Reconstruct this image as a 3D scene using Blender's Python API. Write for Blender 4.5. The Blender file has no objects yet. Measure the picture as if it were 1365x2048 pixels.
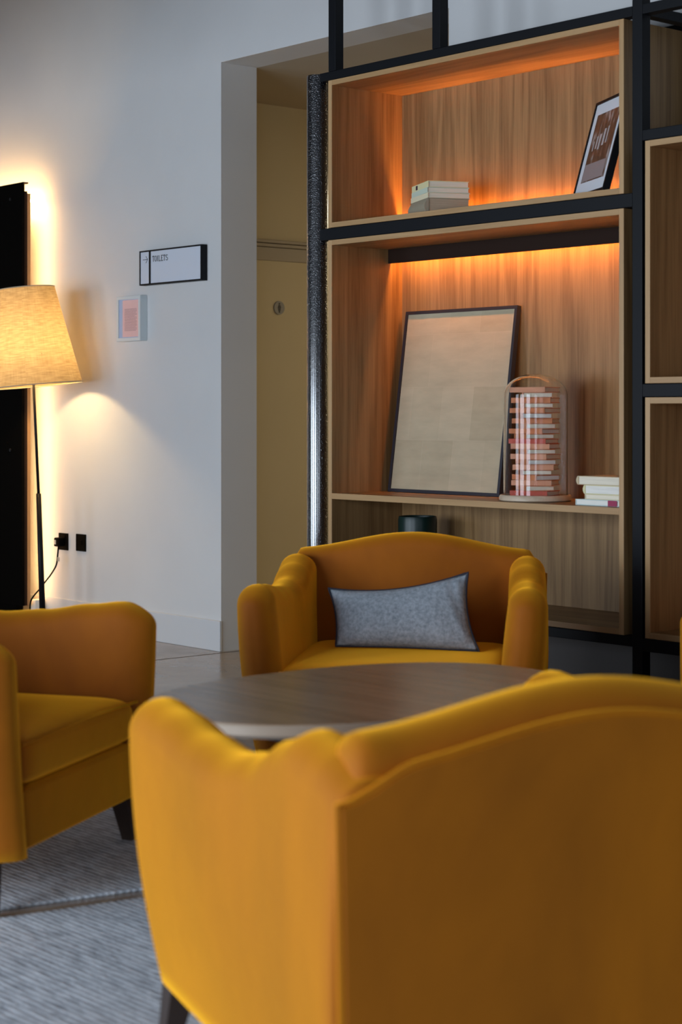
import bpy, bmesh, math, random
from mathutils import Vector, Matrix
random.seed(7)
R = math.radians
S = bpy.context.scene
COL = S.collection

# ------------------------------------------------------------------ camera
cam_d = bpy.data.cameras.new('camera')
cam = bpy.data.objects.new('camera', cam_d); COL.objects.link(cam)
cam.location = (0, 0, 1.10)
cam.rotation_euler = (math.pi/2, 0, math.atan2(0.7558, 0.6548))
cam_d.sensor_fit = 'VERTICAL'; cam_d.sensor_height = 36; cam_d.sensor_width = 24
cam_d.lens = 3650/2048*36
cam_d.shift_y = -201/2048
cam_d.dof.use_dof = True
cam_d.dof.focus_distance = 7.3
cam_d.dof.aperture_fstop = 4.0
cam_d.clip_start = 0.05
S.camera = cam

# ------------------------------------------------------------------ world, exposure
w = bpy.data.worlds.new('world'); S.world = w; w.use_nodes = True
bg = w.node_tree.nodes['Background']
bg.inputs[0].default_value = (.65, .78, 1, 1); bg.inputs[1].default_value = 0.6
S.view_settings.view_transform = 'Standard'; S.view_settings.look = 'None'
S.view_settings.gamma = 1; S.view_settings.use_curve_mapping = False
S.view_settings.exposure = 0.0

# ------------------------------------------------------------------ daylight through the windows, plus two added fills
def area(name, loc, rot, sx, sy, power, col, spread=180):
    l = bpy.data.lights.new(name, 'AREA'); l.shape = 'RECTANGLE'; l.size = sx; l.size_y = sy
    l.energy = power; l.color = col; l.spread = R(spread)
    o = bpy.data.objects.new(name, l); COL.objects.link(o)
    o.location = loc; o.rotation_euler = rot
    return o
WIN_FILL = [(-7.8, 80), (-5.2, 112), (-2.4, 118), (2.0, 55)]  # last entry is an unseen fill added to lift the nearest armchair's back
WV = -1.8
for wx, pw in WIN_FILL:
    area('window_daylight', (wx, WV-.05, 1.27), (R(90), 0, 0), 1.7, 1.8, pw, (.76, .87, 1.0))
area('window_daylight_side', (4.55, .3, 1.7), (R(90), 0, R(90)), 2.2, 2.4, 22, (.80, .86, 1.0))  # added fill from the right, no known window there
area('corridor_downlight', (-5.9, 8.3, 2.62), (0, 0, 0), .5, .9, 36, (1, .84, .58))

# ------------------------------------------------------------------ helpers
def tag(o, label=None, cat=None, group=None, kind=None):
    if label: o['label'] = label
    if cat: o['category'] = cat
    if group: o['group'] = group
    if kind: o['kind'] = kind
    return o
def thing(name, label, cat, loc=(0, 0, 0), rz=0, group=None):
    o = bpy.data.objects.new(name, None); COL.objects.link(o)
    o.location = loc; o.rotation_euler = (0, 0, rz); o.empty_display_size = .1
    return tag(o, label, cat, group)
def new(name, me, mat, parent=None, smooth=False):
    if mat is not None and len(me.materials) == 0: me.materials.append(mat)
    if smooth:
        for p in me.polygons: p.use_smooth = True
    o = bpy.data.objects.new(name, me); COL.objects.link(o)
    if parent: o.parent = parent
    return o
def copy_tree(o, parent=None):
    c = o.copy(); COL.objects.link(c); c.parent = parent
    for ch in o.children: copy_tree(ch, c)
    return c
class MB:
    """collects boxes, tubes and lathes into one mesh"""
    def __init__(s): s.bm = bmesh.new()
    def box(s, a, b, bev=0, seg=2, mat=None):
        c = [(a[i]+b[i])/2 for i in range(3)]; d = [abs(b[i]-a[i]) for i in range(3)]
        t = bmesh.new(); bmesh.ops.create_cube(t, size=1)
        bmesh.ops.scale(t, vec=d, verts=t.verts)
        if bev: bmesh.ops.bevel(t, geom=list(t.edges), offset=bev, segments=seg, profile=.5, affect='EDGES')
        bmesh.ops.translate(t, vec=c, verts=t.verts)
        if mat: bmesh.ops.transform(t, matrix=mat, verts=t.verts)
        s.add(t); return s
    def add(s, t):
        me = bpy.data.meshes.new('t'); t.to_mesh(me); t.free(); s.bm.from_mesh(me); bpy.data.meshes.remove(me)
    def grid(s, rings, closed=True, cap=True):
        """rings: list of equal-length vertex loops, skinned in order"""
        vs = [[s.bm.verts.new(p) for p in r] for r in rings]
        n = len(rings[0])
        for i in range(len(vs)-1):
            for j in range(n if closed else n-1):
                k = (j+1) % n
                s.bm.faces.new((vs[i][j], vs[i][k], vs[i+1][k], vs[i+1][j]))
        if cap:
            s.bm.faces.new(list(reversed(vs[0]))); s.bm.faces.new(vs[-1])
        return s
    def tube(s, pts, r, n=10, closed=False):
        pts = [Vector(p) for p in pts]; rings = []
        up = None
        N = len(pts)
        for i, p in enumerate(pts):
            if closed: d = pts[(i+1) % N]-pts[i-1]
            else: d = pts[min(i+1, N-1)]-pts[max(i-1, 0)]
            d.normalize()
            if up is None: up = d.orthogonal().normalized()
            up = (up - d*up.dot(d)).normalized(); side = d.cross(up)
            rr = r[i] if isinstance(r, (list, tuple)) else r
            rings.append([p + (up*math.cos(a)+side*math.sin(a))*rr for a in [2*math.pi*k/n for k in range(n)]])
        if closed: rings.append(rings[0]); return s.grid(rings, cap=False)
        return s.grid(rings)
    def lathe(s, prof, c=(0, 0, 0), n=48):
        rings = [[(c[0]+r*math.cos(2*math.pi*k/n), c[1]+r*math.sin(2*math.pi*k/n), c[2]+z) for k in range(n)] for r, z in prof]
        return s.grid(rings)
    def mesh(s, name):
        me = bpy.data.meshes.new(name)
        bmesh.ops.remove_doubles(s.bm, verts=s.bm.verts, dist=1e-6)
        bmesh.ops.recalc_face_normals(s.bm, faces=s.bm.faces)
        s.bm.to_mesh(me); s.bm.free(); return me
    def build(s, name, mat, parent=None, smooth=False, auto=None):
        me = s.mesh(name); o = new(name, me, mat, parent, smooth or auto is not None)
        if auto is not None: me.set_sharp_from_angle(angle=R(auto))
        return o
def bx(name, a, b, mat, parent=None, bev=.0015): return MB().box(a, b, bev).build(name, mat, parent)
def lerp(a, b, t): return a+(b-a)*t
def interp(pts, x):
    pts = sorted(pts)
    if x <= pts[0][0]: return pts[0][1]
    for (x0, y0), (x1, y1) in zip(pts, pts[1:]):
        if x <= x1:
            t = (x-x0)/(x1-x0); t = t*t*(3-2*t); return lerp(y0, y1, t)
    return pts[-1][1]

# ------------------------------------------------------------------ materials
def mat(name, col, rough=.5, metal=0, spec=.5, **k):
    m = bpy.data.materials.new(name); m.use_nodes = True
    b = m.node_tree.nodes['Principled BSDF']
    b.inputs['Base Color'].default_value = (*col, 1); b.inputs['Roughness'].default_value = rough
    b.inputs['Metallic'].default_value = metal; b.inputs['Specular IOR Level'].default_value = spec
    for kk, v in k.items(): b.inputs[kk].default_value = v
    return m
def nodes(m): return m.node_tree.nodes, m.node_tree.links, m.node_tree.nodes['Principled BSDF']
def noise(m, scale, vec=None, detail=4, rough=.55, obj=True, stretch=(1, 1, 1), dist=0):
    N, L, b = nodes(m)
    tc = N.new('ShaderNodeTexCoord'); mp = N.new('ShaderNodeMapping'); mp.inputs['Scale'].default_value = stretch
    L.new(tc.outputs['Object'], mp.inputs[0])
    n = N.new('ShaderNodeTexNoise'); n.inputs['Scale'].default_value = scale; n.inputs['Detail'].default_value = detail
    n.inputs['Roughness'].default_value = rough; n.inputs['Distortion'].default_value = dist
    L.new(mp.outputs[0], n.inputs['Vector']); return n
def ramp(m, src, stops):
    N, L, b = nodes(m); r = N.new('ShaderNodeValToRGB')
    r.color_ramp.elements[0].position = stops[0][0]; r.color_ramp.elements[0].color = (*stops[0][1], 1)
    r.color_ramp.elements[1].position = stops[-1][0]; r.color_ramp.elements[1].color = (*stops[-1][1], 1)
    for p, c in stops[1:-1]:
        e = r.color_ramp.elements.new(p); e.color = (*c, 1)
    L.new(src, r.inputs[0]); return r
def bump(m, src, strength=.2, dist=.01):
    N, L, b = nodes(m); u = N.new('ShaderNodeBump'); u.inputs['Strength'].default_value = strength
    u.inputs['Distance'].default_value = dist; L.new(src, u.inputs['Height']); L.new(u.outputs[0], b.inputs['Normal'])
def emis(name, col, s):
    m = mat(name, col, .6); b = m.node_tree.nodes['Principled BSDF']
    b.inputs['Emission Color'].default_value = (*col, 1); b.inputs['Emission Strength'].default_value = s; return m

def plaster(name, c1, c2):
    m = mat(name, c1, .85, spec=.2); n = noise(m, 1.3, detail=6); r = ramp(m, n.outputs[0], [(.3, c1), (.7, c2)])
    N, L, b = nodes(m); L.new(r.outputs[0], b.inputs['Base Color'])
    n2 = noise(m, 60, detail=3); bump(m, n2.outputs[0], .06, .004); return m
M_wall = plaster('wall_paint', (.60, .60, .60), (.65, .65, .645))
M_yel = plaster('cream_paint', (.54, .475, .33), (.58, .51, .355))
M_cor = plaster('corridor_ceiling_paint', (.42, .36, .28), (.45, .39, .30))
M_arch = mat('architrave_paint', (.30, .26, .21), .5)
M_ceil = plaster('dark_ceiling_paint', (.10, .10, .10), (.12, .12, .12))
M_base = mat('skirting_paint', (.62, .63, .64), .45)

# polished concrete floor with saw-cut joints
M_floor = mat('polished_concrete', (.13, .11, .09), .16, spec=.55)
n = noise(M_floor, 1.1, detail=7, rough=.65); r = ramp(M_floor, n.outputs[0], [(.25, (.20, .155, .12)), (.5, (.30, .24, .19)), (.75, (.39, .31, .24))])
N, L, b = nodes(M_floor); L.new(r.outputs[0], b.inputs['Base Color'])
n = noise(M_floor, 5, detail=5); r = ramp(M_floor, n.outputs[0], [(.3, (.13,)*3), (.7, (.24,)*3)]); L.new(r.outputs[0], b.inputs['Roughness'])
M_joint = mat('floor_joint', (.03, .02, .015), .8)

def oak(name, dark, light, axis='Z', rough=.42, scale=1.0):
    m = mat(name, light, rough, spec=.4); N, L, b = nodes(m)
    st = {'Z': (11, 11, .6), 'X': (.6, 11, 11), 'Y': (11, .6, 11)}[axis]
    st = tuple(a*scale for a in st)
    big = noise(m, .8, detail=2, stretch=st, dist=.6)
    wv = N.new('ShaderNodeMath'); wv.operation = 'MULTIPLY'; wv.inputs[1].default_value = 26; L.new(big.outputs[0], wv.inputs[0])
    fr = N.new('ShaderNodeMath'); fr.operation = 'SINE'; L.new(wv.outputs[0], fr.inputs[0])
    ab = N.new('ShaderNodeMath'); ab.operation = 'MULTIPLY_ADD'; ab.inputs[1].default_value = .20; ab.inputs[2].default_value = .46; L.new(fr.outputs[0], ab.inputs[0])
    st2 = {'Z': (60, 60, 1.6), 'X': (1.6, 60, 60), 'Y': (60, 1.6, 60)}[axis]
    fine = noise(m, 2.2, detail=5, stretch=st2, rough=.7)
    mx = N.new('ShaderNodeMix'); mx.inputs[0].default_value = .55; L.new(ab.outputs[0], mx.inputs[2]); L.new(fine.outputs[0], mx.inputs[3])
    r = ramp(m, mx.outputs[0], [(.28, dark), (.5, tuple(lerp(a, c, .55) for a, c in zip(dark, light))), (.72, light)])
    L.new(r.outputs[0], b.inputs['Base Color']); bump(m, fine.outputs[0], .12, .002)
    return m
M_oakV = oak('oak_vertical_grain', (.165, .086, .031), (.385, .232, .098))
M_oakH = oak('oak_lengthwise_grain', (.165, .086, .031), (.385, .232, .098), 'X')
M_edge = oak('oak_edge_band', (.42, .245, .105), (.56, .36, .18), 'Z')
M_edgeH = oak('oak_edge_band_long', (.38, .22, .095), (.52, .325, .155), 'X')
M_table = oak('table_walnut', (.23, .145, .088), (.40, .26, .16), 'X', .22)
M_tedge = mat('table_edge_wood', (.42, .33, .25), .35)
M_steel = mat('black_powder_coat', (.004, .0048, .0068), .5, spec=.22)
M_black = mat('matt_black', (.002, .0015, .001), .8, spec=.05)
M_brownblk = mat('dark_brown_laminate', (.022, .010, .006), .7, spec=.15)
M_legw = mat('dark_stained_wood', (.035, .020, .014), .35)

M_col = mat('hammered_black_enamel', (.005, .006, .009), .2, spec=.8, **{'Coat Weight': 1, 'Coat Roughness': .18, 'Coat IOR': 2.3})
N, L, b = nodes(M_col); tcn = N.new('ShaderNodeTexCoord'); vor = N.new('ShaderNodeTexVoronoi'); vor.feature = 'SMOOTH_F1'; vor.inputs['Scale'].default_value = 190
L.new(tcn.outputs['Object'], vor.inputs['Vector']); bump(M_col, vor.outputs['Distance'], 1, .0045)

# mustard velvet
def velvet(name, c1, c2):
    m = mat(name, c1, .72, spec=.25); N, L, b = nodes(m)
    n = noise(m, 3.2, detail=4, rough=.55, stretch=(1, 1, .6), dist=.7)
    r = ramp(m, n.outputs[0], [(.34, c1), (.66, c2)]); L.new(r.outputs[0], b.inputs['Base Color'])
    b.inputs['Sheen Weight'].default_value = 1; b.inputs['Sheen Roughness'].default_value = .5
    b.inputs['Sheen Tint'].default_value = (1, .50, .03, 1)
    sb = N.new('ShaderNodeBsdfSheen'); sb.distribution = 'MICROFIBER'; sb.inputs['Color'].default_value = (.70, .31, .008, 1); sb.inputs['Roughness'].default_value = .62
    ad = N.new('ShaderNodeAddShader'); out = N['Material Output']; L.new(b.outputs[0], ad.inputs[0]); L.new(sb.outputs[0], ad.inputs[1]); L.new(ad.outputs[0], out.inputs[0])
    n2 = noise(m, 9, detail=3); bump(m, n2.outputs[0], .12, .02)
    return m
M_velvet = velvet('mustard_velvet', (.25, .056, .0004), (.38, .098, .0008))
M_pipe = velvet('mustard_velvet_piping', (.34, .09, .001), (.46, .14, .002))

# ------------------------------------------------------------------ room shell
WY = 5.06; WB = 5.267; JL = -6.68; JR = -5.188; HZ = 2.70; CZ = 3.56
tag(bx('floor', (-12.5, -3.5, -.06), (4.5, 9.2, 0), M_floor, bev=0), kind='structure')
for a, b_ in (((-6.645, -3.2, 0), (-6.637, 5.4, .0006)), ((-12.5, 1.4, 0), (4.4, 1.408, .0006)), ((-3.7, -3.2, 0), (-3.692, 5.0, .0006))):
    tag(bx('trim_1', a, b_, M_joint, bev=0), kind='structure')
m = MB()
m.box((-12.5, WY, 0), (JL, WB, CZ)).box((JL, WY, HZ), (JR, WB, CZ)).box((JR, WY, 0), (4.5, WB, CZ))
tag(m.build('wall_back', M_wall), kind='structure')
tag(bx('wall_left', (-12.7, -3.5, 0), (-12.5, 9.2, CZ), M_wall, bev=0), kind='structure')
m = MB(); m.box((4.5, -3.5, 0), (4.7, -.85, CZ)).box((4.5, 1.45, 0), (4.7, 9.2, CZ)).box((4.5, -.85, 0), (4.7, 1.45, .45)).box((4.5, -.85, 2.95), (4.7, 1.45, CZ))
tag(m.build('wall_right', M_ceil), kind='structure')
m = MB(); m.box((4.57, -.85, .45), (4.63, -.8, 2.95)).box((4.57, 1.4, .45), (4.63, 1.45, 2.95)).box((4.57, -.8, .45), (4.63, 1.4, .5)).box((4.57, -.8, 2.9), (4.63, 1.4, 2.95))
tag(m.build('window_5', M_steel), kind='structure')  # frame made up around the added side fill
tag(bx('ceiling', (-12.7, -3.5, CZ), (4.7, WB, CZ+.1), M_ceil, bev=0), kind='structure')
tag(bx('ceiling_downstand', (-12.5, 2.4, 2.52), (-6.3, 2.75, CZ), M_ceil, bev=0), kind='structure')  # unseen beam added to darken the upper left of the back wall
m = MB(); m.box((-12.7, WV-.2, 0), (4.7, WV, .32)).box((-12.7, WV-.2, 2.25), (4.7, WV, CZ))
xs = [-12.7]+sum([[a-.9, a+.9] for a, p in WIN_FILL], [])+[4.7]
for i in range(0, len(xs), 2): m.box((xs[i], WV-.2, .32), (xs[i+1], WV, 2.25))
tag(m.build('wall_front', M_ceil), kind='structure')
for i, (a, p) in enumerate(WIN_FILL):
    m = MB()
    m.box((a-.9, WV-.12, .32), (a-.85, WV-.06, 2.25)).box((a+.85, WV-.12, .32), (a+.9, WV-.06, 2.25))
    m.box((a-.85, WV-.12, .32), (a+.85, WV-.06, .37)).box((a-.85, WV-.12, 2.20), (a+.85, WV-.06, 2.25))
    tag(m.build('window_%d' % (i+1), M_steel), kind='structure')  # the last frame surrounds the added fill
# corridor behind the opening
tag(bx('wall_corridor_left', (-7.64, WB, 0), (-7.44, 9.0, 2.9), M_yel, bev=0), kind='structure')
tag(bx('wall_corridor_right', (JR, WB, 0), (JR+.2, 9.0, 2.9), M_yel, bev=0), kind='structure')
tag(bx('wall_corridor_end', (-7.64, 9.0, 0), (JR+.2, 9.2, 2.9), M_yel, bev=0), kind='structure')
tag(bx('ceiling_corridor', (-7.64, WB, 2.70), (JR+.2, 9.2, 2.9), M_cor, bev=0), kind='structure')
# skirting
m = MB(); m.box((-12.5, WY-.012, 0), (JL+.006, WY+.002, .14), .003)
tag(m.build('baseboard_back', M_base), kind='structure')
m = MB(); m.box((JR-.0, WY-.012, 0), (4.5, WY+.002, .14), .003)
tag(m.build('baseboard_back_right', M_base), kind='structure')
# toilet door with its architrave, in the corridor's left wall
door = thing('door_1', None, None, (-7.44, 6.25, 0)); tag(door, kind='structure')
bx('door_leaf', (.0005, -.45, .005), (.012, .45, 1.886), M_yel, door)
m = MB(); m.box((.0005, -.53, 1.886), (.016, .53, 1.955), .002).box((.0005, -.53, 1.957), (.022, .53, 1.975), .003).box((.0005, -.53, 1.977), (.030, .53, 1.993), .003)
m.box((.0005, .452, 0), (.016, .53, 1.886)); m.box((.0005, -.53, 0), (.016, -.452, 1.886))
m.build('door_architrave', M_arch, door)
m = MB(); m.tube([(.012, .36, 1.0), (.055, .36, 1.0)], .01).tube([(.055, .365, 1.0), (.055, .26, 1.0)], .009); m.build('door_handle', mat('brushed_steel', (.5, .5, .5), .3, 1), door, auto=40)
# door sign: disc with a woman's figure
sg = thing('door_sign', 'round grey disc with a black standing woman figure on the yellow toilet door', 'sign', (-7.426, 6.005, 1.642))
M_disc = mat('grey_disc', (.22, .22, .23), .4); M_ink = mat('black_ink', (.008, .008, .009), .5)
m = MB(); t = bmesh.new(); bmesh.ops.create_cone(t, cap_ends=True, segments=40, radius1=.036, radius2=.035, depth=.005)
bmesh.ops.rotate(t, matrix=Matrix.Rotation(R(90), 3, 'Y'), verts=t.verts); bmesh.ops.translate(t, vec=(.0005, 0, 0), verts=t.verts); m.add(t); m.build('disc', M_disc, sg)
m = MB(); fx = .0032
def flat(mb, pts, d=.0008):   # pts (y,z) extruded along x
    mb.grid([[(fx, y, z) for y, z in pts], [(fx+d, y, z) for y, z in pts]])
flat(m, [(.0045*math.cos(a), .021+.0045*math.sin(a)) for a in [2*math.pi*k/14 for k in range(14)]])
flat(m, [(-.004, .015), (.004, .015), (.0085, .008), (.0105, -.003), (.0078, -.004), (.0055, .003), (.0048, 0), (.009, -.013), (.0045, -.013), (.0035, -.026), (.0008, -.026), (0, -.014),
         (-.0008, -.026), (-.0035, -.026), (-.0045, -.013), (-.009, -.013), (-.0048, 0), (-.0055, .003), (-.0078, -.004), (-.0105, -.003), (-.0085, .008)])
m.build('woman_symbol', M_ink, sg)

# ------------------------------------------------------------------ text helper
def text_mesh(body, size, name, mat_, parent, loc, rot, weight=None, ext=.0004, ax='LEFT'):
    c = bpy.data.curves.new(name, 'FONT'); c.body = body; c.size = size; c.extrude = ext; c.align_x = ax
    c.offset = weight or 0
    t = bpy.data.objects.new('t', c); COL.objects.link(t); bpy.context.view_layer.update()
    me = bpy.data.meshes.new_from_object(t.evaluated_get(bpy.context.evaluated_depsgraph_get()))
    bpy.data.objects.remove(t); me.name = name
    o = new(name, me, mat_, parent); o.location = loc; o.rotation_euler = rot; return o

# ------------------------------------------------------------------ direction sign TOILETS
ts = thing('direction_sign', 'black-framed white wall sign reading TOILETS with an arrow', 'sign', (-7.284, WY, 1.706))
M_signw = mat('sign_white', (.62, .66, .74), .5)
m = MB(); t_ = .007; W_, H_, D_ = .50, .166, .036
m.box((0, -D_, 0), (W_, -.001, t_)).box((0, -D_, H_-t_), (W_, -.001, H_)).box((0, -D_, t_), (t_, -.001, H_-t_)).box((W_-t_, -D_, t_), (W_, -.001, H_-t_)).box((.079, -D_, t_), (.091, -.006, H_-t_))
m.build('sign_frame', M_steel, ts)
bx('arrow_panel', (t_, -D_+.003, t_), (.079, -.004, H_-t_), M_signw, ts, 0); bx('text_panel', (.091, -D_+.003, t_), (W_-t_, -.004, H_-t_), M_signw, ts, 0)
m = MB(); y0 = -D_+.0022
m.box((.026, y0, .1212), (.064, y0+.001, .1238))
for sgn in (1, -1): m.box((-.021, -.0005, -.0013), (0, .0005, .0013), mat=Matrix.Translation((.065, y0+.0005, .1225)) @ Matrix.Rotation(R(50)*sgn, 4, 'Y'))
m.build('arrow', M_ink, ts)
# slab-serif letters drawn as strokes
def letters(word, h, w_, gap, st):
    mb = MB(); x = 0; s = st
    def bar(a, b_, t0=s): mb.box((x+min(a[0], b_[0])-t0/2*(a[0] == b_[0]), -.0004, min(a[1], b_[1])-t0/2*(a[1] == b_[1])), (x+max(a[0], b_[0])+t0/2*(a[0] == b_[0]), .0004, max(a[1], b_[1])+t0/2*(a[1] == b_[1])))
    for ch in word:
        ww = w_*(.45 if ch == 'I' else 1)
        f_ = s*.55
        if ch == 'T': bar((0, h), (ww, h)); bar((ww/2, 0), (ww/2, h), s*1.3); bar((ww*.25, 0), (ww*.75, 0), f_); bar((0, h*.8), (0, h), f_); bar((ww, h*.8), (ww, h), f_)
        if ch == 'I': bar((ww/2, 0), (ww/2, h), s*1.3); bar((0, 0), (ww, 0), f_); bar((0, h), (ww, h), f_)
        if ch in 'LE':
            bar((ww*.2, 0), (ww*.2, h), s*1.3); bar((0, 0), (ww, 0)); bar((ww, 0), (ww, h*.22), f_); bar((0, h), (ww*.45, h), f_)
        if ch == 'E': bar((0, h), (ww, h)); bar((ww*.2, h*.52), (ww*.75, h*.52)); bar((ww, h*.8), (ww, h), f_)
        if ch == 'O':
            pts = [(x+ww/2+ww/2*math.cos(a), 0, h/2+h/2*math.sin(a)) for a in [2*math.pi*k/20 for k in range(20)]]; mb.tube(pts, s*.55, 6, closed=True)
        if ch == 'S':
            pts = []
            for k in range(17):
                a = R(40)+R(230)*k/16 if k <= 8 else 0
            up = [(ww/2+ww*.45*math.cos(a), h*.75+h*.25*math.sin(a)) for a in [R(25+245*k/10) for k in range(11)]]
            lo = [(ww/2+ww*.48*math.cos(a), h*.25+h*.25*math.sin(a)) for a in [R(90-245*k/10) for k in range(11)]]
            mb.tube([(x+p, 0, q) for p, q in up+lo[1:]], s*.55, 6)
        x += ww+gap
    return mb
lt = letters('TOILETS', .0255, .0145, .0052, .0030).build('toilets_lettering', M_ink, ts); lt.location = (.106, y0+.0004, .110)

# ------------------------------------------------------------------ framed notice
nt = thing('framed_notice', 'small white-framed notice with a pink printed sheet on the wall', 'notice', (-7.471, WY, 1.442))
M_white = mat('white_gloss', (.62, .68, .70), .4); M_pink = mat('pink_paper', (.80, .52, .50), .7); M_mount = mat('pale_blue_mount', (.42, .50, .68), .7)
M_print = mat('grey_pink_print', (.40, .22, .22), .7)
w_, h_, d_ = .202, .218, .042; e = .016
m = MB(); m.box((0, -d_, 0), (w_, -.001, e), .001).box((0, -d_, h_-e), (w_, -.001, h_), .001).box((0, -d_, e), (e, -.001, h_-e)).box((w_-e, -d_, e), (w_, -.001, h_-e)); m.build('picture_frame', M_white, nt)
bx('mount', (e, -.036, e), (w_-e, -.004, h_-e), M_mount, nt, 0)
bx('pink_sheet', (e+.030, -.0375, e+.004), (w_-e, -.0361, h_-e-.003), M_pink, nt, 0)
m = MB()
for k in range(19):
    zz = h_-e-.048-k*.0058; a = .062+.004*random.random(); b_ = w_-e-.018-.02*random.random()*(k % 3 == 0)
    m.box((a, -.0382, zz), (b_, -.0376, zz+.0020))
m.build('printed_lines', M_print, nt)

# ------------------------------------------------------------------ sockets, plug, cable
sk = thing('wall_socket', 'black wall socket with a plug in it below the framed notice', 'socket', (-8.012, WY, .4325))
bx('face_plate', (-.043, -.008, -.0435), (.043, -.0005, .0435), M_black, sk, .002)
bx('rocker_switch', (.012, -.011, .018), (.024, -.008, .034), M_black, sk, .0005)
pg = thing('lamp_plug', 'black plug pushed into the wall socket with a looping cable', 'plug', (-8.012, WY-.0115, .430))
m = MB(); m.box((-.026, -.036, -.022), (.024, 0, .024), .006, 3); m.build('plug_body', M_black, pg, smooth=True)
bx('plug_label', (-.020, -.0368, -.010), (-.004, -.0358, .012), mat('label_grey', (.4, .4, .38), .5), pg, 0)
def bez(p, n=24):
    out = []
    for i in range(len(p)-1):
        p0 = Vector(p[max(i-1, 0)]); p1 = Vector(p[i]); p2 = Vector(p[i+1]); p3 = Vector(p[min(i+2, len(p)-1)])
        for k in range(n):
            t = k/n; out.append(.5*((2*p1)+(-p0+p2)*t+(2*p0-5*p1+4*p2-p3)*t*t+(-p0+3*p1-3*p2+p3)*t**3))
    out.append(Vector(p[-1])); return out
cb = MB(); cb.tube(bez([(.018, -.034, -.014), (.026, -.044, -.06), (.030, -.055, -.112), (.020, -.079, -.158), (.012, -.108, -.195), (.016, -.140, -.227), (.022, -.185, -.265), (.016, -.199, -.30), (.02, -.20, -.36), (.08, -.215, -.424), (.16, -.23, -.4255)]), .0042, 8)
cb.build('plug_cable', M_black, pg, smooth=True)
m = MB(); m.box((.034, -.052, -.094), (.052, -.049, -.072), .001); m.build('cable_tag', mat('clear_tag', (.5, .45, .36), .3), pg)
so = thing('blank_socket', 'black blanked wall socket plate beside the socket in use', 'socket', (-7.848, WY, .4355))
bx('face_plate', (-.0435, -.008, -.0435), (.0435, -.0005, .0435), M_black, so, .002)
bx('rocker_switch', (-.014, -.011, -.012), (.014, -.008, .012), M_black, so, .001)

# ------------------------------------------------------------------ backlit black panel
bp = thing('backlit_panel', 'tall black wall panel with warm light strip glowing behind its edges', 'panel', (-8.166, WY, 0))
L_ = -1.9
bx('front_board', (L_, -.158, .10), (0, -.141, 2.27), M_black, bp)
bx('top_lip', (L_, -.160, 2.271), (.016, -.128, 2.279), M_black, bp)
bx('side_board', (L_, -.140, .10), (-.004, -.122, 2.235), M_brownblk, bp)
m = MB(); m.box((-.06, -.121, .10), (-.010, -.100, 2.225)); m.build('timber_batten', oak('warm_batten', (.42, .24, .10), (.52, .32, .15)), bp)
m = MB(); m.box((L_+.05, -.117, .2), (-.20, -.03, 2.15)); m.build('back_carcass', M_brownblk, bp)
M_led = emis('warm_led', (1, .60, .25), 34)
m = MB(); m.box((-.048, -.099, .14), (-.030, -.093, 2.21)); m.build('vertical_light_strip', M_led, bp)
m = MB(); m.box((L_+.05, -.078, 2.19), (-.05, -.060, 2.20)); m.build('top_light_strip', emis('warm_led_top', (1, .58, .22), 110), bp)
bx('foot_block', (-.05, -.08, 0), (.006, -.03, .125), M_white, bp)
bx('plinth', (L_, -.13, 0), (-.10, -.09, .10), M_black, bp)
for zz in (2.20, .9): 
    m = MB(); m.tube([(-.11, -.163, zz), (-.11, -.158, zz)], .008, 14); m.build('screw_cap', mat('screw_grey', (.08, .08, .08), .4, 1), bp)

# ------------------------------------------------------------------ floor lamp
FL = Vector((-7.765, 4.782, 0)); TOPB = Vector((-7.791, 4.752, 1.228))
fl = thing('floor_lamp', 'black floor lamp with tapered linen shade beside the backlit panel', 'lamp', FL)
ax = Vector((-.0285, -.032, .48)).normalized()   # shade axis, tipped towards the window
jt = Vector((-.0215, -.026, 0)) + Vector((0, 0, .74)); top = TOPB-FL
m = MB(); m.lathe([(.15, 0), (.15, .012), (.145, .018), (.02, .020)], n=40); m.build('lamp_base', M_steel, fl, auto=40)
j0 = Vector((0, 0, .018)); j1 = lerp(j0, top, .56)
m = MB(); m.tube([j0, j1], [.0155, .0125], 16); m.build('lower_pole', M_steel, fl, smooth=True)
m = MB(); m.tube([j1, top+ax*.16], [.0075, .0065], 12); m.build('upper_pole', M_steel, fl, smooth=True)
M_shade = bpy.data.materials.new('linen_shade'); M_shade.use_nodes = True
N = M_shade.node_tree.nodes; L = M_shade.node_tree.links; N.clear()
out = N.new('ShaderNodeOutputMaterial'); mx = N.new('ShaderNodeMixShader'); mx.inputs[0].default_value = .34
df = N.new('ShaderNodeBsdfDiffuse'); tr = N.new('ShaderNodeBsdfTranslucent')
L.new(df.outputs[0], mx.inputs[1]); L.new(tr.outputs[0], mx.inputs[2]); L.new(mx.outputs[0], out.inputs[0])
tc = N.new('ShaderNodeTexCoord')
def shn(st, sc):
    mp = N.new('ShaderNodeMapping'); mp.inputs['Scale'].default_value = st; L.new(tc.outputs['UV'], mp.inputs[0])
    n = N.new('ShaderNodeTexNoise'); n.inputs['Scale'].default_value = sc; n.inputs['Detail'].default_value = 3; L.new(mp.outputs[0], n.inputs['Vector']); return n
n1 = shn((9, 90, 1), 2.2); n2 = shn((170, 8, 1), 2.0)
mul = N.new('ShaderNodeMath'); mul.operation = 'MULTIPLY_ADD'; mul.inputs[1].default_value = .45; L.new(n2.outputs[0], mul.inputs[0]); L.new(n1.outputs[0], mul.inputs[2])
rp = N.new('ShaderNodeValToRGB'); rp.color_ramp.elements[0].position = .50; rp.color_ramp.elements[0].color = (.36, .26, .13, 1); rp.color_ramp.elements[1].position = .92; rp.color_ramp.elements[1].color = (.56, .43, .24, 1)
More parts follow.
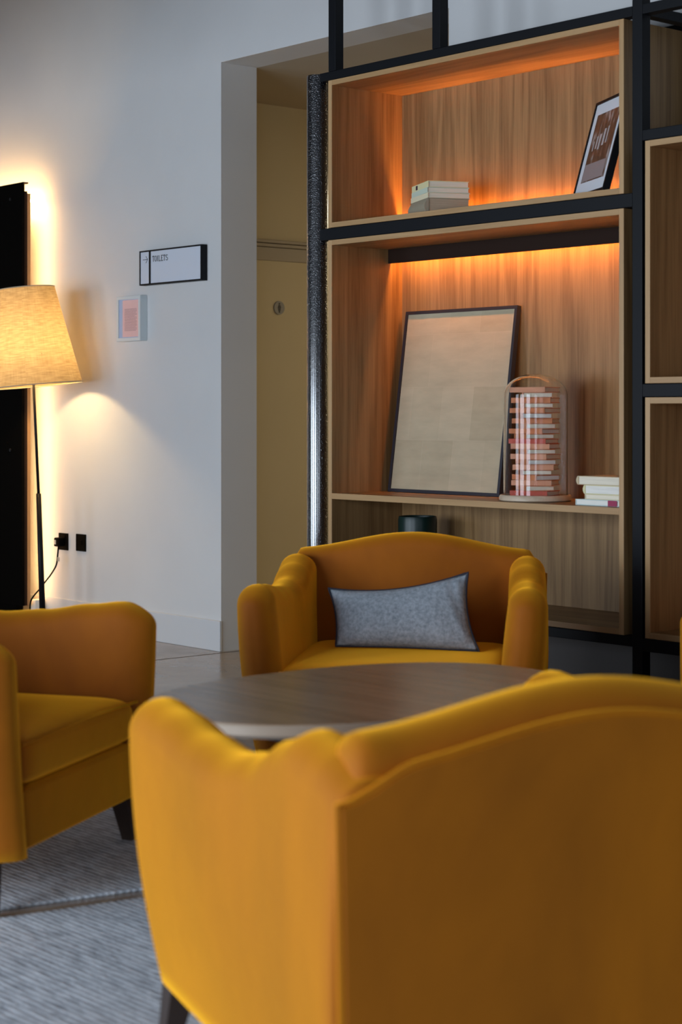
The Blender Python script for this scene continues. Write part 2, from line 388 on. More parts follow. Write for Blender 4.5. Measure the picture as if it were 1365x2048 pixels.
L.new(mul.outputs[0], rp.inputs[0]); L.new(rp.outputs[0], df.inputs[0]); L.new(rp.outputs[0], tr.inputs[0])
sh = bmesh.new(); uvl = sh.loops.layers.uv.new(); n = 96; H_ = .481; rb, rt = .2318, .138
rot = ax.to_track_quat('Z', 'Y').to_matrix().to_4x4(); T = Matrix.Translation(top) @ rot
ks = [0, .25, .5, .75, 1]
for q in range(4):
    for k in range(n):
        fs = []
        for (kk, t) in ((k, ks[q]), (k+1, ks[q]), (k+1, ks[q+1]), (k, ks[q+1])):
            a = 2*math.pi*kk/n; rr = lerp(rb, rt, t); fs.append((sh.verts.new(T @ Vector((rr*math.cos(a), rr*math.sin(a), H_*t))), (kk/n, t*.36)))
        f = sh.faces.new([v_[0] for v_ in fs])
        for lp, v_ in zip(f.loops, fs): lp[uvl].uv = v_[1]
bmesh.ops.remove_doubles(sh, verts=sh.verts, dist=1e-5); me = bpy.data.meshes.new('lamp_shade'); sh.to_mesh(me); sh.free()
shade = new('lamp_shade', me, M_shade, fl, True)
for rr, zz in ((rb, 0), (rt, H_)):
    m = MB(); m.tube([T @ Vector((rr*math.cos(a), rr*math.sin(a), zz)) for a in [2*math.pi*k/64 for k in range(64)]], .0028, 6, closed=True); m.build('shade_rim', mat('rim_cream', (.45, .38, .28), .6), fl, smooth=True)
m = MB(); m.lathe([(.004, 0), (.02, .01), (.032, .05), (.022, .085), (.004, .1)], n=20); me = m.mesh('lamp_bulb'); me.transform(T @ Matrix.Translation((0, 0, .115)))
new('lamp_bulb', me, emis('bulb_glow', (1, .66, .30), 30), fl, True)
m = MB(); 
for k in range(3):
    a = 2*math.pi*k/3+.4; m.tube([T @ Vector((0, 0, .14)), T @ Vector((lerp(rb, rt, .3)*math.cos(a), lerp(rb, rt, .3)*math.sin(a), .145))], .002, 6)
m.build('shade_carrier', M_steel, fl)
pl = bpy.data.lights.new('bulb_light', 'POINT'); pl.energy = 120; pl.color = (1, .66, .29); pl.shadow_soft_size = .035
po = bpy.data.objects.new('bulb_light', pl); COL.objects.link(po); po.parent = fl; po.location = T @ Vector((0, 0, .165)); 

# ------------------------------------------------------------------ round column
cl = MB(); cx_, cy_ = -5.543, 4.68
rings = []
zs = [i*.01 for i in range(0, 244)]
cl.lathe([(.0435, 0), (.0435, 2.427), (.0415, 2.433)], (0, 0, 0), 64)
col_o = cl.build('round_column', M_col, auto=40); col_o.location = (cx_, cy_, 0)
tag(col_o, 'hammered black round metal column at the left end of the shelving', 'column')

# ------------------------------------------------------------------ steel shelving frame
VS, VB = 4.66, 5.045; TB = .0425
fr = thing('shelving_frame', 'black square-tube steel frame holding the oak shelf boxes', 'shelving frame', (0, 0, 0))
def post(u, z0, z1, v=VS, w=TB): bx('post', (u, v, z0), (u+w, v+TB, z1), M_steel, fr, .002)
for v in (VS, VB-TB-.005):
    post(-3.914, 0, CZ-.003, v)
post(-5.455, 2.4355, CZ-.003); post(-4.866, 2.4355, CZ-.003)
UE = -2.3
post(UE, 0, CZ-.003); post(UE, 0, CZ-.003, VB-TB-.005)
def beam(u0, u1, z0, z1, v=VS): bx('beam', (u0, v, z0), (u1, v+TB, z1), M_steel, fr, .002)
for v in (VS, VB-TB-.005):
    x0 = -5.51 if v == VS else -5.455
    beam(x0, -3.9145, 2.402, 2.435, v); beam(x0, -3.9145, .325, .3585, v)
    beam(-3.871, UE-.0005, 2.402, 2.435, v); beam(-3.871, UE-.0005, .315, .357, v); beam(-3.871, UE-.0005, 1.987, 2.022, v); beam(-3.871, UE-.0005, 1.1475, 1.1905, v)
beam(-5.51, -3.9145, 1.774, 1.820)
beam(-5.455, -3.9145, 1.774, 1.820, VB-TB-.005)
def cross(u, z0, z1): bx('cross_beam', (u, VS+TB+.0005, z0), (u+TB, VB-TB-.0055, z1), M_steel, fr, .002)
for z0, z1 in ((2.402, 2.435), (1.774, 1.82), (.325, .3585)): cross(-3.914, z0, z1); cross(UE, z0, z1)
cross(-5.455, 2.402, 2.435)

bx('kick_panel', (-4.62, 4.985, 0), (UE-.001, 4.999, .314), mat('charcoal_laminate', (.055, .045, .04), .6), fr, 0)  # dark sheet standing in for the shade below the shelf boxes
# ------------------------------------------------------------------ oak boxes
P = .020
def oak_box(name, label, u0, u1, z0, z1, shelf=None):
    t = thing(name, label, 'shelf box', (u0, VS, z0)); W = u1-u0; H = z1-z0; D = VB-VS
    e = .0035
    def panel(nm, a, b_, mt): bx(nm, a, b_, mt, t, .0008)
    panel('side_panel', (0, e, 0), (P, D, H), M_oakV); panel('side_panel', (W-P, e, 0), (W, D, H), M_oakV)
    panel('top_panel', (P, e, H-P), (W-P, D, H), M_oakH); panel('bottom_panel', (P, e, 0), (W-P, D, P), M_oakH)
    panel('back_panel', (P, D-.008, P), (W-P, D, H-P), M_oakV)
    panel('edge_band', (0, 0, 0), (P, e, H), M_edge); panel('edge_band', (W-P, 0, 0), (W, e, H), M_edge)
    panel('edge_band', (P, 0, H-P), (W-P, e, H), M_edgeH); panel('edge_band', (P, 0, 0), (W-P, e, P), M_edgeH)
    if shelf:
        panel('inner_shelf', (P, e, shelf[0]-z0), (W-P, D-.0085, shelf[1]-z0), M_oakH)
        panel('edge_band', (P, 0, shelf[0]-z0), (W-P, e, shelf[1]-z0), M_edgeH)
    return t, W, H, D
M_ledS = emis('amber_led', (1, .36, .07), 200); M_ledT = emis('amber_led_pelmet', (1, .34, .06), 95); M_ledR = emis('amber_led_dim', (1, .33, .06), 11)
bt, W, H, D = oak_box('shelf_box', 'upper oak shelf box with cream books and a leaning photo, lit orange', -5.455, -3.95, 1.8215, 2.400)
# strip in a recess along the foot of the back panel
bx('light_strip', (P+.01, D-.026, P+.0005), (W-P-.01, D-.015, P+.004), M_ledS, bt, 0)
bx('strip_lip', (P, D-.036, P), (W-P, D-.0305, P+.040), M_oakH, bt, 0)
bt, W, H, D = oak_box('shelf_box', 'large lower-left oak shelf box holding the blank canvas and glass dome', -5.455, -3.95, .360, 1.7725, (.757, .780))
bx('light_pelmet', (P, D-.085, H-P-.056), (W-P, D-.070, H-P), M_brownblk, bt, .0008)  # darker brown than the box oak
bx('light_strip', (P+.01, D-.069, H-P-.006), (W-P-.01, D-.052, H-P-.001), M_ledT, bt, 0)
bt, W, H, D = oak_box('shelf_box', 'empty middle-right oak shelf box cut by the photo edge', -3.859, UE-.02, 1.192, 1.985)
bx('light_strip', (P+.30, D-.026, P+.0005), (W-P-.01, D-.015, P+.004), M_ledR, bt, 0)
bt, W, H, D = oak_box('shelf_box', 'empty lowest-right oak shelf box behind the right armchair', -3.859, UE-.02, .3585, 1.146)
bx('light_strip', (P+.30, D-.026, P+.0005), (W-P-.01, D-.015, P+.004), M_ledR, bt, 0)

# ------------------------------------------------------------------ books
def book(name, label, loc, rz, sx, sy, th, cover, pages, spine='-x', group=None, cat='book', rounded=False, tilt=0):
    """closed book lying flat: spine on the -x side, sx across, sy along the spine"""
    t = thing(name, label, cat, loc, rz, group)
    if tilt: t.rotation_euler[1] = tilt
    c = min(.0022, th*.14)
    m = MB(); m.box((-sx/2, -sy/2, 0), (sx/2, sy/2, c)); m.box((-sx/2, -sy/2, th-c), (sx/2, sy/2, th))
    if rounded:
        n = 10; ring0 = []; ring1 = []
        pts = [(-sx/2-.22*th*math.sin(math.pi*k/n), th*(k/n)) for k in range(n+1)]+[(-sx/2+.004, th), (-sx/2+.004, 0)]
        m.grid([[(x, -sy/2, z) for x, z in pts], [(x, sy/2, z) for x, z in pts]])
    else: m.box((-sx/2, -sy/2, c), (-sx/2+c, sy/2, th-c))
    m.build('cover', cover, t)
    bx('page_block', (-sx/2+c+.0003, -sy/2+.003, c+.0002), (sx/2-.003, sy/2-.003, th-c-.0002), pages, t, 0)
    return t
def paper(name, c):
    m = mat(name, c, .8, spec=.2); n = noise(m, 30, stretch=(.4, .4, 16), detail=2); r = ramp(m, n.outputs[0], [(.3, tuple(a*.82 for a in c)), (.7, c)])
    N, L, b = nodes(m); L.new(r.outputs[0], b.inputs['Base Color']); return m
M_page = paper('cream_pages', (.92, .84, .68)); M_page2 = paper('grey_pages', (.50, .41, .29)); M_pagew = paper('white_pages', (.93, .91, .84))
M_cream = mat('cream_cloth', (.78, .70, .48), .7); M_cream2 = mat('yellow_cloth', (.76, .70, .40), .7); M_mint = mat('mint_cloth', (.60, .68, .55), .7)
M_grey = mat('worn_olive_cloth', (.36, .31, .22), .7)
rzb = math.atan2(.89, .44)   # direction of the page edge that faces the room
# local x: along the width of a book from its spine; the spine faces the camera's left
ang = rzb-math.pi/2+math.pi/2
SB = Vector((-5.035, 4.865, 1.8415)); z = 1.8415
e1 = math.atan2(.89, .44)
lab = ['thick worn olive-grey hardback at the bottom of the upper-shelf pile', 'cream book lying directly on the thick olive-grey hardback', 'mint-spined book second from the top of the upper-shelf pile', 'yellow-spined topmost book of the pile on the upper shelf']
spec = [(.165, .215, .063, M_grey, M_page2, True), (.168, .215, .020, M_cream, M_page, False), (.166, .213, .020, M_mint, M_page, False), (.162, .210, .024, M_cream2, M_page, False)]
for (sx, sy, th, cv, pgm, rd), lb, jit in zip(spec, lab, (0, .01, -.012, .004)):
    b0 = book('book', lb, (SB.x, SB.y, z), e1-.0+jit, sx, sy, th, cv, pgm, group='books piled on the upper shelf', rounded=rd)
    z += th+.0004
M_tape = mat('purple_label', (.05, .02, .04), .6)
topb = b0
bx('spine_label', (-.0822, .03, .004), (-.0812, .05, .020), M_tape, topb, 0)
z = .7805
x, y = -4.09, 4.78
lab = ['mint-white paperback lying on the shelf with a red spine end', 'cream book with grey pages lying on the mint-white one', 'thick white-paged book with a rounded cream spine', 'cream cloth book on top of the small pile at the shelf end']
M_mw = mat('mint_white', (.62, .74, .72), .6); M_buff = mat('buff_cloth', (.62, .50, .32), .7)
spec = [(.20, .15, .020, M_mw, M_pagew, .0, -.012), (.165, .13, .017, M_cream, M_page, .03, .004), (.17, .13, .031, M_cream2, M_pagew, -.03, .003), (.19, .14, .030, M_buff, M_page, .02, -.012)]
for (sx, sy, th, cv, pgm, rz, dx), lb in zip(spec, lab):
    b0 = book('book', lb, (x+dx, y, z), rz, sx, sy, th, cv, pgm, group='books piled at the right end of the middle shelf', rounded=th > .025)
    if th == .020: bx('red_spine_end', (.045, -.0756, .0005), (.085, -.0751, .0195), mat('crimson', (.35, .03, .09), .6), b0, 0)
    z += th+.0004

# ------------------------------------------------------------------ glass dome with its tower of little books
DC = (-4.482, 4.805, .7805)
gd = thing('glass_dome', 'glass bell cloche on a pale wooden disc over a book tower', 'cloche', DC)
m = MB(); m.lathe([(.124, 0), (.130, .004), (.130, .016), (.126, .022), (.117, .0225), (.1165, .019), (.02, .019)], n=72); m.build('wooden_base', oak('pale_beech', (.50, .38, .26), (.66, .53, .39), 'X'), gd, auto=40)
M_glass = mat('clear_glass', (1, 1, 1), .0, spec=.5); b = M_glass.node_tree.nodes['Principled BSDF']; b.inputs['Transmission Weight'].default_value = 1; b.inputs['IOR'].default_value = 1.27
ro, th = .1145, .0025; Hc = .455-.078
pr = [(ro, .0195)]+[(ro, .0195+(Hc-.0195)*k/6) for k in range(1, 7)]+[(ro*math.cos(a), Hc+.078*math.sin(a)) for a in [R(90)*k/18 for k in range(1, 18)]]+[(.0006, Hc+.078)]
ri = ro-th
pr += [(.0006, Hc+.0755)]+[(ri*math.cos(a), Hc+.0755*math.sin(a)) for a in [R(90)*k/18 for k in range(17, 0, -1)]]+[(ri, .0195+(Hc-.0195)*k/6) for k in range(6, -1, -1)]
m = MB(); rings = [[(r_*math.cos(2*math.pi*k/72), r_*math.sin(2*math.pi*k/72), z_) for k in range(72)] for r_, z_ in pr]+[[(ro*math.cos(2*math.pi*k/72), ro*math.sin(2*math.pi*k/72), .0195) for k in range(72)]]
m.grid(rings, cap=False); go = m.build('glass_bell', M_glass, gd, auto=50)
M_terra = [mat('terracotta_cloth', (.66, .23, .09), .65), mat('rust_cloth', (.50, .15, .055), .65), mat('salmon_cloth', (.74, .34, .19), .65), mat('brick_red_cloth', (.60, .10, .06), .65)]
z = DC[2]+.0195
ordinals = ['topmost', 'second', 'third', 'fourth', 'fifth', 'sixth', 'seventh', 'eighth', 'ninth', 'tenth', 'eleventh', 'twelfth', 'thirteenth', 'fourteenth', 'fifteenth', 'sixteenth', 'seventeenth', 'eighteenth', 'nineteenth', 'twentieth', 'twenty-first', 'twenty-second']
NB = 21; names = ['terracotta', 'rust-brown', 'salmon', 'brick-red']
for k in range(NB):
    th = .0172+.0016*random.random(); ci = [3, 0, 2, 0, 1, 2, 0, 2, 0, 2, 3, 0, 0, 2, 0, 1, 0, 2, 0, 2, 2][k]
    a = random.uniform(-.14, .14) + R([-75, -126, -70, -95, -130, -60, -120, -85, -128, -66, -74, -124, -90, -132, -62, -122, -80, -126, -70, -128, -84][k])
    lb = '%s mini book under the dome, %s from the %s of its tower' % (names[ci], ordinals[min(k, NB-1-k)], 'bottom' if k < NB/2 else 'top')
    lb = lb.replace('topmost from the bottom', 'at the very bottom').replace('topmost from the top', 'at the very top')
    book('mini_book', lb, (DC[0]+random.uniform(-.006, .006), DC[1]+random.uniform(-.006, .006), z), a+math.pi, .105, .148, th, M_terra[ci], M_page if k % 3 else M_pagew, group='mini books stacked under the glass dome')
    z += th+.0004

# ------------------------------------------------------------------ blank canvas in a navy frame, leaning
def leaning_frame(name, label, p_bl, uvec, width, height, lean, depth, edge, M_fr, cat):
    """p_bl: lower-left front corner; uvec: horizontal direction to the right; leans back"""
    t = thing(name, label, cat, p_bl, math.atan2(uvec[1], uvec[0])); t.rotation_euler[0] = -lean
    t.rotation_mode = 'XYZ'
    m = MB(); W, H = width, height
    m.box((0, 0, 0), (W, depth, edge), .0008).box((0, 0, H-edge), (W, depth, H), .0008).box((0, 0, edge), (edge, depth, H-edge)).box((W-edge, 0, edge), (W, depth, H-edge))
    m.build('picture_frame', M_fr, t); return t
M_navy = mat('navy_frame', (.018, .018, .028), .45)
H_ = .728; lean = math.asin(.10/H_)
bf = leaning_frame('framed_canvas', 'large blank beige canvas in a thin navy frame leaning on oak', (-5.388, 4.914, .7808), (1, 0), .618, H_, lean, .0215, .013, M_navy, 'picture')
M_canvas = mat('patched_linen', (.45, .38, .29), .85, spec=.1); N, L, b = nodes(M_canvas)
vo = N.new('ShaderNodeTexBrick'); tcn = N.new('ShaderNodeTexCoord'); mpn = N.new('ShaderNodeMapping'); mpn.inputs['Rotation'].default_value = (R(90), 0, 0)
L.new(tcn.outputs['Object'], mpn.inputs[0]); L.new(mpn.outputs[0], vo.inputs['Vector'])
vo.inputs['Scale'].default_value = 1; vo.inputs['Brick Width'].default_value = .17; vo.inputs['Row Height'].default_value = .21; vo.inputs['Mortar Size'].default_value = .0015
vo.inputs['Color1'].default_value = (.46, .39, .265, 1); vo.inputs['Color2'].default_value = (.52, .445, .31, 1); vo.inputs['Mortar'].default_value = (.54, .46, .32, 1); vo.inputs['Mortar Smooth'].default_value = 1
nn = noise(M_canvas, 9, detail=6, stretch=(.7, 1, 2.4)); rr = ramp(M_canvas, nn.outputs[0], [(.3, (.88, .88, .88)), (.7, (1.04, 1.04, 1.04))])
mm = N.new('ShaderNodeMix'); mm.data_type = 'RGBA'; mm.blend_type = 'MULTIPLY'; mm.inputs[0].default_value = 1; L.new(vo.outputs[0], mm.inputs[6]); L.new(rr.outputs[0], mm.inputs[7]); L.new(mm.outputs[2], b.inputs['Base Color'])
bump(M_canvas, nn.outputs[0], .2, .003)
bx('canvas', (.013, .005, .013), (.605, .018, H_-.013), M_canvas, bf, 0)

# ------------------------------------------------------------------ framed photograph
pw, ph = .300, .352
uv = Vector((.882, -.47))
pf = leaning_frame('framed_photograph', 'narrow black-framed sepia photo with white mat leaning on the upper shelf', (-4.300, 4.795, 1.8425), (uv.x, uv.y), pw, ph, R(15), .024, .010, M_steel, 'picture')
bx('mat_board', (.010, .004, .010), (pw-.010, .009, ph-.010), mat('white_mat', (.70, .72, .76), .6), pf, 0)
M_photo = mat('sepia_print', (.10, .05, .03), .35); N, L, b = nodes(M_photo)
nn = noise(M_photo, 14, detail=3, stretch=(2.4, 1, .9)); rr = ramp(M_photo, nn.outputs[0], [(.4, (.085, .042, .026)), (.56, (.13, .07, .045)), (.68, (.40, .34, .32))]); L.new(rr.outputs[0], b.inputs['Base Color'])
bx('sepia_photo', (.045, .0030, .052), (pw-.040, .0038, ph-.052), M_photo, pf, 0)
m = MB()
for (a, c, z0, z1) in ((.10, .112, .17, .215), (.125, .14, .165, .22), (.158, .175, .175, .235), (.19, .20, .18, .24), (.075, .083, .165, .20)): m.box((a, .0024, z0), (c, .0029, z1))
m.build('bright_windows', mat('photo_highlight', (.48, .44, .44), .4), pf)
m = MB(); m.box((.050, .0024, .056), (pw-.055, .0029, .118)); m.build('pale_tablecloths', mat('photo_mid', (.30, .25, .25), .4), pf)

# ------------------------------------------------------------------ dark green pot on the bottom of the lower box
pt = thing('green_pot', 'dark green glazed cylinder pot inside the lower box behind the middle armchair', 'pot', (-5.158, 4.862, .3805))
m = MB(); m.lathe([(.070, 0), (.075, .006), (.076, .30), (.073, .313), (.069, .314), (.067, .308), (.067, .02), (.01, .02)], n=56); m.build('pot_body', mat('green_glaze', (.003, .018, .015), .35, spec=.4), pt, auto=40)

# ------------------------------------------------------------------ rugs
M_rug = mat('ribbed_wool_rug', (.36, .38, .42), .95, spec=.1); N, L, b = nodes(M_rug)
tcn = N.new('ShaderNodeTexCoord'); wvn = N.new('ShaderNodeTexWave'); wvn.bands_direction = 'Y'; wvn.inputs['Scale'].default_value = 19; wvn.inputs['Distortion'].default_value = 1.0; wvn.inputs['Detail'].default_value = 3; wvn.inputs['Detail Scale'].default_value = 6
L.new(tcn.outputs['Object'], wvn.inputs['Vector'])
n1 = noise(M_rug, 75, detail=3, stretch=(.3, 1, 1)); n2 = noise(M_rug, 4, detail=3)
a1 = N.new('ShaderNodeMath'); a1.operation = 'MULTIPLY_ADD'; a1.inputs[1].default_value = .34; L.new(wvn.outputs[1], a1.inputs[0]); L.new(n1.outputs[0], a1.inputs[2])
a2 = N.new('ShaderNodeMath'); a2.operation = 'MULTIPLY_ADD'; a2.inputs[1].default_value = .25; L.new(n2.outputs[0], a2.inputs[0]); L.new(a1.outputs[0], a2.inputs[2])
rr = ramp(M_rug, a2.outputs[0], [(.42, (.22, .24, .275)), (.88, (.60, .65, .71)), (1, (.74, .79, .85))]); L.new(rr.outputs[0], b.inputs['Base Color'])
bump(M_rug, a1.outputs[0], .5, .006)
def rug(name, label, x0, x1, y0, y1, drift):
    """slightly thick rug whose edge along y drifts by `drift` over its length"""
    cx, cy = (x0+x1)/2, (y0+y1)/2
    m = MB(); m.box((x0-cx, y0-cy, 0), (x1-cx, y1-cy, .007), .0025, 2)
    o = m.build(name, M_rug); o.location = (cx, cy, .0002)
    if drift:
        for v_ in o.data.vertices:
            if (drift[0] == 'x1' and v_.co.x > 0) or (drift[0] == 'x0' and v_.co.x < 0): v_.co.x += drift[1]*(v_.co.y)
    return tag(o, label, 'rug')
rug('area_rug', 'grey-blue ribbed wool rug under the nearest mustard armchair', -3.588, -.3, -1.4, 4.15, ('x0', .195))
rug('area_rug', 'grey-blue ribbed wool rug under the left mustard armchair', -5.6, -3.765, -1.4, 3.10, ('x1', .195))

# ------------------------------------------------------------------ coffee table
ct = thing('coffee_table', 'oval coffee table with brown wood top between the mustard armchairs', 'table', (-3.052, 2.722, .0073))
A_, B_ = .53, .35
def _pw(v_): return math.copysign(abs(v_)**(2/2.3), v_)
def oval(a, b_, z, n=96): return [(b_*_pw(math.cos(t)), a*_pw(math.sin(t)), z) for t in [2*math.pi*k/n for k in range(n)]]
m = MB(); m.grid([oval(A_-.004, B_-.004, .4684), oval(A_-.012, B_-.012, .4685)][::-1][:1]+[oval(A_-.004, B_-.004, .4684)]); 
m = MB(); m.grid([oval(A_-.003, B_-.003, .462), oval(A_-.003, B_-.003, .4685)]); tt = m.build('table_top', M_table, ct)
m = MB(); m.grid([oval(A_-.03, B_-.03, .434), oval(A_-.008, B_-.008, .438), oval(A_, B_, .446), oval(A_, B_, .463), oval(A_-.004, B_-.004, .4677), oval(A_-.02, B_-.02, .4677)]); m.build('table_edge', M_tedge, ct, auto=40)
for sx in (-1, 1):
    for sy in (-1, 1):
        m = MB(); m.tube([(sx*.20, sy*.36, .434), (sx*.24, sy*.42, 0)], [.018, .012], 14); m.build('leg', M_steel, ct, auto=50)
m = MB(); m.box((-.20, -.37, .415), (.20, -.34, .434)).box((-.20, .34, .415), (.20, .37, .434)).box((-.015, -.34, .415), (.015, .34, .434)); m.build('under_frame', M_steel, ct)

# ------------------------------------------------------------------ armchair
ZB = .12
HP = [(.42, .612), (.35, .622), (.26, .613), (.13, .595), (.01, .586), (-.09, .600), (-.19, .640), (-.26, .664), (-.35, .652), (-.42, .626)]
def arm_h(y): return interp(HP, y)
def arm(s):
    a0 = .056; rings = []; yf, yb = .435, -.425; rf = .085
    ys = [yf-rf*(1-math.cos(R(90)*k/14)) for k in range(0, 15)]
    ys += [yf-rf-(yf-rf-yb-.012)*k/34 for k in range(1, 35)]
    ys += [yb+.006, yb]
    for y in ys:
        q = 1.0; d = yf-y
        if d < rf: q = math.sqrt(max(0, 1-((rf-d)/rf)**2))
        back = (y-yb)
        if back < .012: q = min(q, .93+.07*back/.012)
        a = max(a0*(.10+.90*q) if d < rf else a0*q, .005); h = arm_h(y)-(1-q)*.05
        # the arm splays outwards and bellies out below its roll
        xc = .372 + .004*math.sin((y+.42)/.84*math.pi)
        lean_in = interp([(-.42, -.008), (-.2, -.008), (.1, .006), (.42, .014)], y)
        ring = []
        nz = 12; zt = h-a
        for k in range(nz):               # outer side, upwards
            z = lerp(ZB, zt, k/nz); t = (z-ZB)/(zt-ZB)
            bul = -lerp(.010, .046, (y+.42)/.84)*(1-t)**2 + .006*math.sin(t*math.pi)*q
            ring.append((xc+lean_in*t*t+a+bul, z))
        for k in range(13):               # roll
            an = math.pi*k/12; ring.append((xc+lean_in+a*math.cos(an), zt+a*math.sin(an)))
        for k in range(1, nz+1):          # inner side, downwards
            z = lerp(zt, ZB, k/nz); t = (z-ZB)/(zt-ZB)
            ring.append((xc+lean_in*t*t-a-(.006*(1-t)+.008*math.sin(t*math.pi))*q-lerp(.010, .046, (y+.42)/.84)*(1-t)**2*(1-q), z))
        rings.append([(s*x_, y, z_) for x_, z_ in ring])
    return MB().grid(rings)
def back_top(x): return .676+.055*(.5+.5*math.cos(min(abs(x)/.40, 1)*math.pi))
def back_shell():
    rings = []; n = 44
    for i in range(n+1):
        x = lerp(-.388, .388, i/n); zt = back_top(x); ed = min(1, (.388-abs(x))/.03); q = math.sqrt(max(.0, 1-(1-ed)**2)); zt -= (1-q)*.03
        r_ = .052; ring = []
        yb = -.418
        for k in range(10):
            z = lerp(ZB, zt-r_, k/10); ring.append((x, yb, z))
        for k in range(13):
            an = math.pi*k/12; ring.append((x, yb+r_-r_*math.cos(an), zt-r_+r_*math.sin(an)))
        for k in range(1, 15):
            t = k/14; z = lerp(zt-r_, ZB, t); belly = .040*math.sin(min(t/.62, 1)*math.pi)*(1-(x/.5)**2)
            ring.append((x, yb+2*r_+.02*t+belly, z))
        rings.append(ring)
    return MB().grid(rings)
def outer_panel():
    """flat upholstered board that closes the back, with soft edges"""
    pts = []; n = 36
    def edge(inset):
        o = [(-.412+inset, ZB+inset)]
        for i in range(n+1):
            x = lerp(-.421+inset, .421-inset, i/n); z = back_top(x)-.043-inset
            q = max(0, min(1, (abs(x)-.30)/.12)); z -= .040*q*q*(3-2*q)
            o.append((x, z))
        o.append((.412-inset, ZB+inset)); return o
    a, b_ = edge(0), edge(.007)
    return MB().grid([[(x, -.417, z) for x, z in a], [(x, -.4275, z) for x, z in a], [(x, -.4335, z) for x, z in b_]]), a
def cushion():
    rings = []; n = 22; mth = 16
    x0, x1, y0, y1, zb_, zt_ = -.322, .322, -.30, .425, .262, .390
    # super-ellipsoid box, crowned on top
    m_ = MB(); out = []
    for i in range(n+1):
        th = -math.pi/2+math.pi*i/n; ring = []
        for j in range(48):
            ph = 2*math.pi*j/48
            def sg(v, e): return math.copysign(abs(v)**e, v)
            cx_ = sg(math.cos(th), .30)*sg(math.cos(ph), .16); cy_ = sg(math.cos(th), .30)*sg(math.sin(ph), .16); cz_ = sg(math.sin(th), .42)
            x = (x0+x1)/2+cx_*(x1-x0)/2; y = (y0+y1)/2+cy_*(y1-y0)/2
            z = (zb_+zt_)/2+cz_*(zt_-zb_)/2
            if cz_ > 0: z += .003*(1-cx_**2)*(1-cy_**2)*cz_
            ring.append((x, y, z))
        out.append(ring)
    return m_.grid(out[1:-1])
def make_armchair():
    root = thing('armchair', 'x', 'armchair')
    for s in (-1, 1): arm(s).build('arm', M_velvet, root, smooth=True)
    back_shell().build('backrest', M_velvet, root, smooth=True)
    op, outline = outer_panel(); bk = op.build('back_panel', M_velvet, root, auto=25)
    m = MB(); m.tube([(x, -.428, z) for x, z in outline[:]], .0045, 8); m.build('piping', M_pipe, bk, smooth=True)
    cs = cushion().build('seat_cushion', M_velvet, root, smooth=True)
    m = MB()
    m.tube([(-.312, .418, .372), (0, .425, .383), (.312, .418, .372)], .004, 8); m.build('cushion_piping', M_pipe, cs, smooth=True)
    m = MB(); m.box((-.335, -.40, ZB), (.335, .405, .262), .012, 3); m.build('seat_rail', M_velvet, root, smooth=True)
    for sx in (-1, 1):
        for sy in (-1, 1):
            m = MB(); cx0, cy0 = sx*.355, sy*.355; cx1, cy1 = sx*.372, sy*(.372 if sy > 0 else .39)
            def sq(cx, cy, h, z): return [(cx-h, cy-h, z), (cx+h, cy-h, z), (cx+h, cy+h, z), (cx-h, cy+h, z)]
            m.grid([sq(cx1, cy1, .015, 0), sq(cx0, cy0, .024, ZB+.004)]); m.build('leg', M_legw, root)
    return root
chairs = [
    ('nearest mustard velvet armchair, seen from behind at the bottom right', (-2.104, 2.083), -2.7404+math.pi*0, .0073),
    ('mustard velvet armchair holding the grey cushion in front of the shelves', (-4.052, 3.760), 0, .0),
    ('mustard velvet armchair at the left edge, its empty seat facing the table', (-3.999, 2.134), 0, .0073),
    ('mustard velvet armchair at the right edge, only its arm showing', (-2.396, 3.742), 0, .0073)]
ROTS = [1.2950, -2.4177, -1.0151, 2.3070]
ROTS = None
ROTS = [1.2911, -2.417, -1.0144, 2.3067]
proto = make_armchair()
allc = []
for i, ((lb, xy, _, z0), rz) in enumerate(zip(chairs, ROTS)):
    o = proto if i == 0 else copy_tree(proto)
    o.location = (xy[0], xy[1], z0); o.rotation_euler = (0, 0, rz); o['label'] = lb; o['group'] = 'mustard velvet armchairs round the table'
    if i == 0: o.scale.z = .974
    allc.append(o)

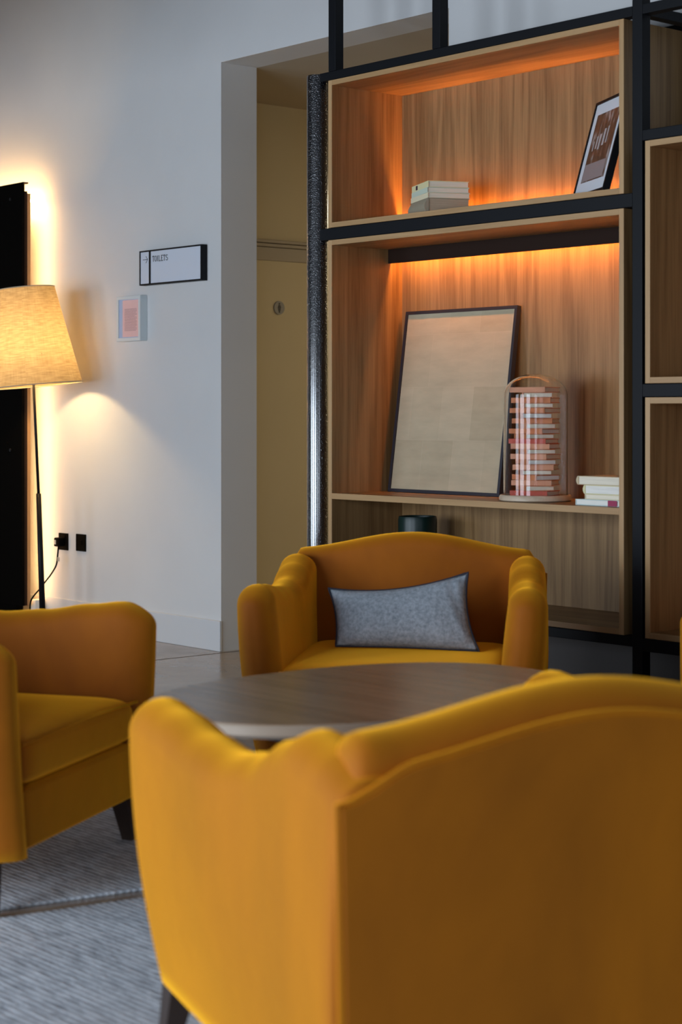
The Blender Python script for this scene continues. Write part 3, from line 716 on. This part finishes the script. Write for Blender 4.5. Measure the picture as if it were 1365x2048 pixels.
# ------------------------------------------------------------------ grey lumbar cushion
def cushion_mesh():
    """corner positions (x, z), with sagging edges; local +y is the front"""
    TL, TR, BL, BR = (.238, .556), (-.192, .608), (.203, .390), (-.232, .382)
    def edge(a, b_, t, sag): 
        x = lerp(a[0], b_[0], t); z = lerp(a[1], b_[1], t); return x+sag[0]*4*t*(1-t), z+sag[1]*4*t*(1-t)
    nx, nz = 40, 24
    def P2(u, v_):
        t_ = edge(TL, TR, u, (0, -.026)); b2 = edge(BL, BR, u, (0, .004)); l_ = edge(BL, TL, v_, (-.014, 0)); r_ = edge(BR, TR, v_, (.020, 0))
        c = [lerp(lerp(BL[k], BR[k], u), lerp(TL[k], TR[k], u), v_) for k in (0, 1)]
        return [lerp(b2[k], t_[k], v_)+lerp(l_[k], r_[k], u)-c[k] for k in (0, 1)]
    def thick(u, v_):
        e = max(0, (1-abs(2*u-1)**2.4)*(1-abs(2*v_-1)**2.2)); w = .062*e**.55
        w += .004*math.sin(u*60+v_*9)*math.exp(-((u-.93)/.06)**2)*(1 if v_ > .2 else .3)
        return w*min(1, e*8)
    def yy(z): return interp([(.37, .03), (.63, -.085)], z)
    bm = bmesh.new(); F = {}; B = {}
    for i in range(nx+1):
        for j in range(nz+1):
            u, v_ = i/nx, j/nz; x, z = P2(u, v_); t = thick(u, v_); y = yy(z)
            F[i, j] = bm.verts.new((x, y+t, z+t*.35))
            B[i, j] = F[i, j] if i in (0, nx) or j in (0, nz) else bm.verts.new((x, y-t*.8, z-t*.3))
    for i in range(nx):
        for j in range(nz):
            bm.faces.new((F[i, j], F[i+1, j], F[i+1, j+1], F[i, j+1])); bm.faces.new((B[i, j+1], B[i+1, j+1], B[i+1, j], B[i, j]))
    bmesh.ops.recalc_face_normals(bm, faces=bm.faces)
    me = bpy.data.meshes.new('cushion_cover'); bm.to_mesh(me); bm.free()
    rim = [P2(i/nx, 1) for i in range(nx)]+[P2(1, 1-j/nz) for j in range(nz)]+[P2(1-i/nx, 0) for i in range(nx)]+[P2(0, j/nz) for j in range(nz)]
    return me, [(x, yy(z), z) for x, z in rim]
M_wool = mat('grey_blue_wool', (.26, .30, .36), .9, spec=.15); N, L, b = nodes(M_wool)
n1 = noise(M_wool, 90, detail=4, rough=.7); rr = ramp(M_wool, n1.outputs[0], [(.3, (.27, .31, .36)), (.7, (.56, .62, .68))]); L.new(rr.outputs[0], b.inputs['Base Color']); bump(M_wool, n1.outputs[0], .3, .003)
lc = thing('lumbar_cushion', 'grey-blue wool lumbar cushion with navy piping on the middle armchair', 'cushion', (-4.052, 3.760, 0), -2.417)
me, rim = cushion_mesh(); new('cushion_cover', me, M_wool, lc, True)
m = MB(); m.tube(rim, .0032, 8, closed=True); m.build('piping', mat('navy_piping', (.02, .022, .04), .6), lc, smooth=True)
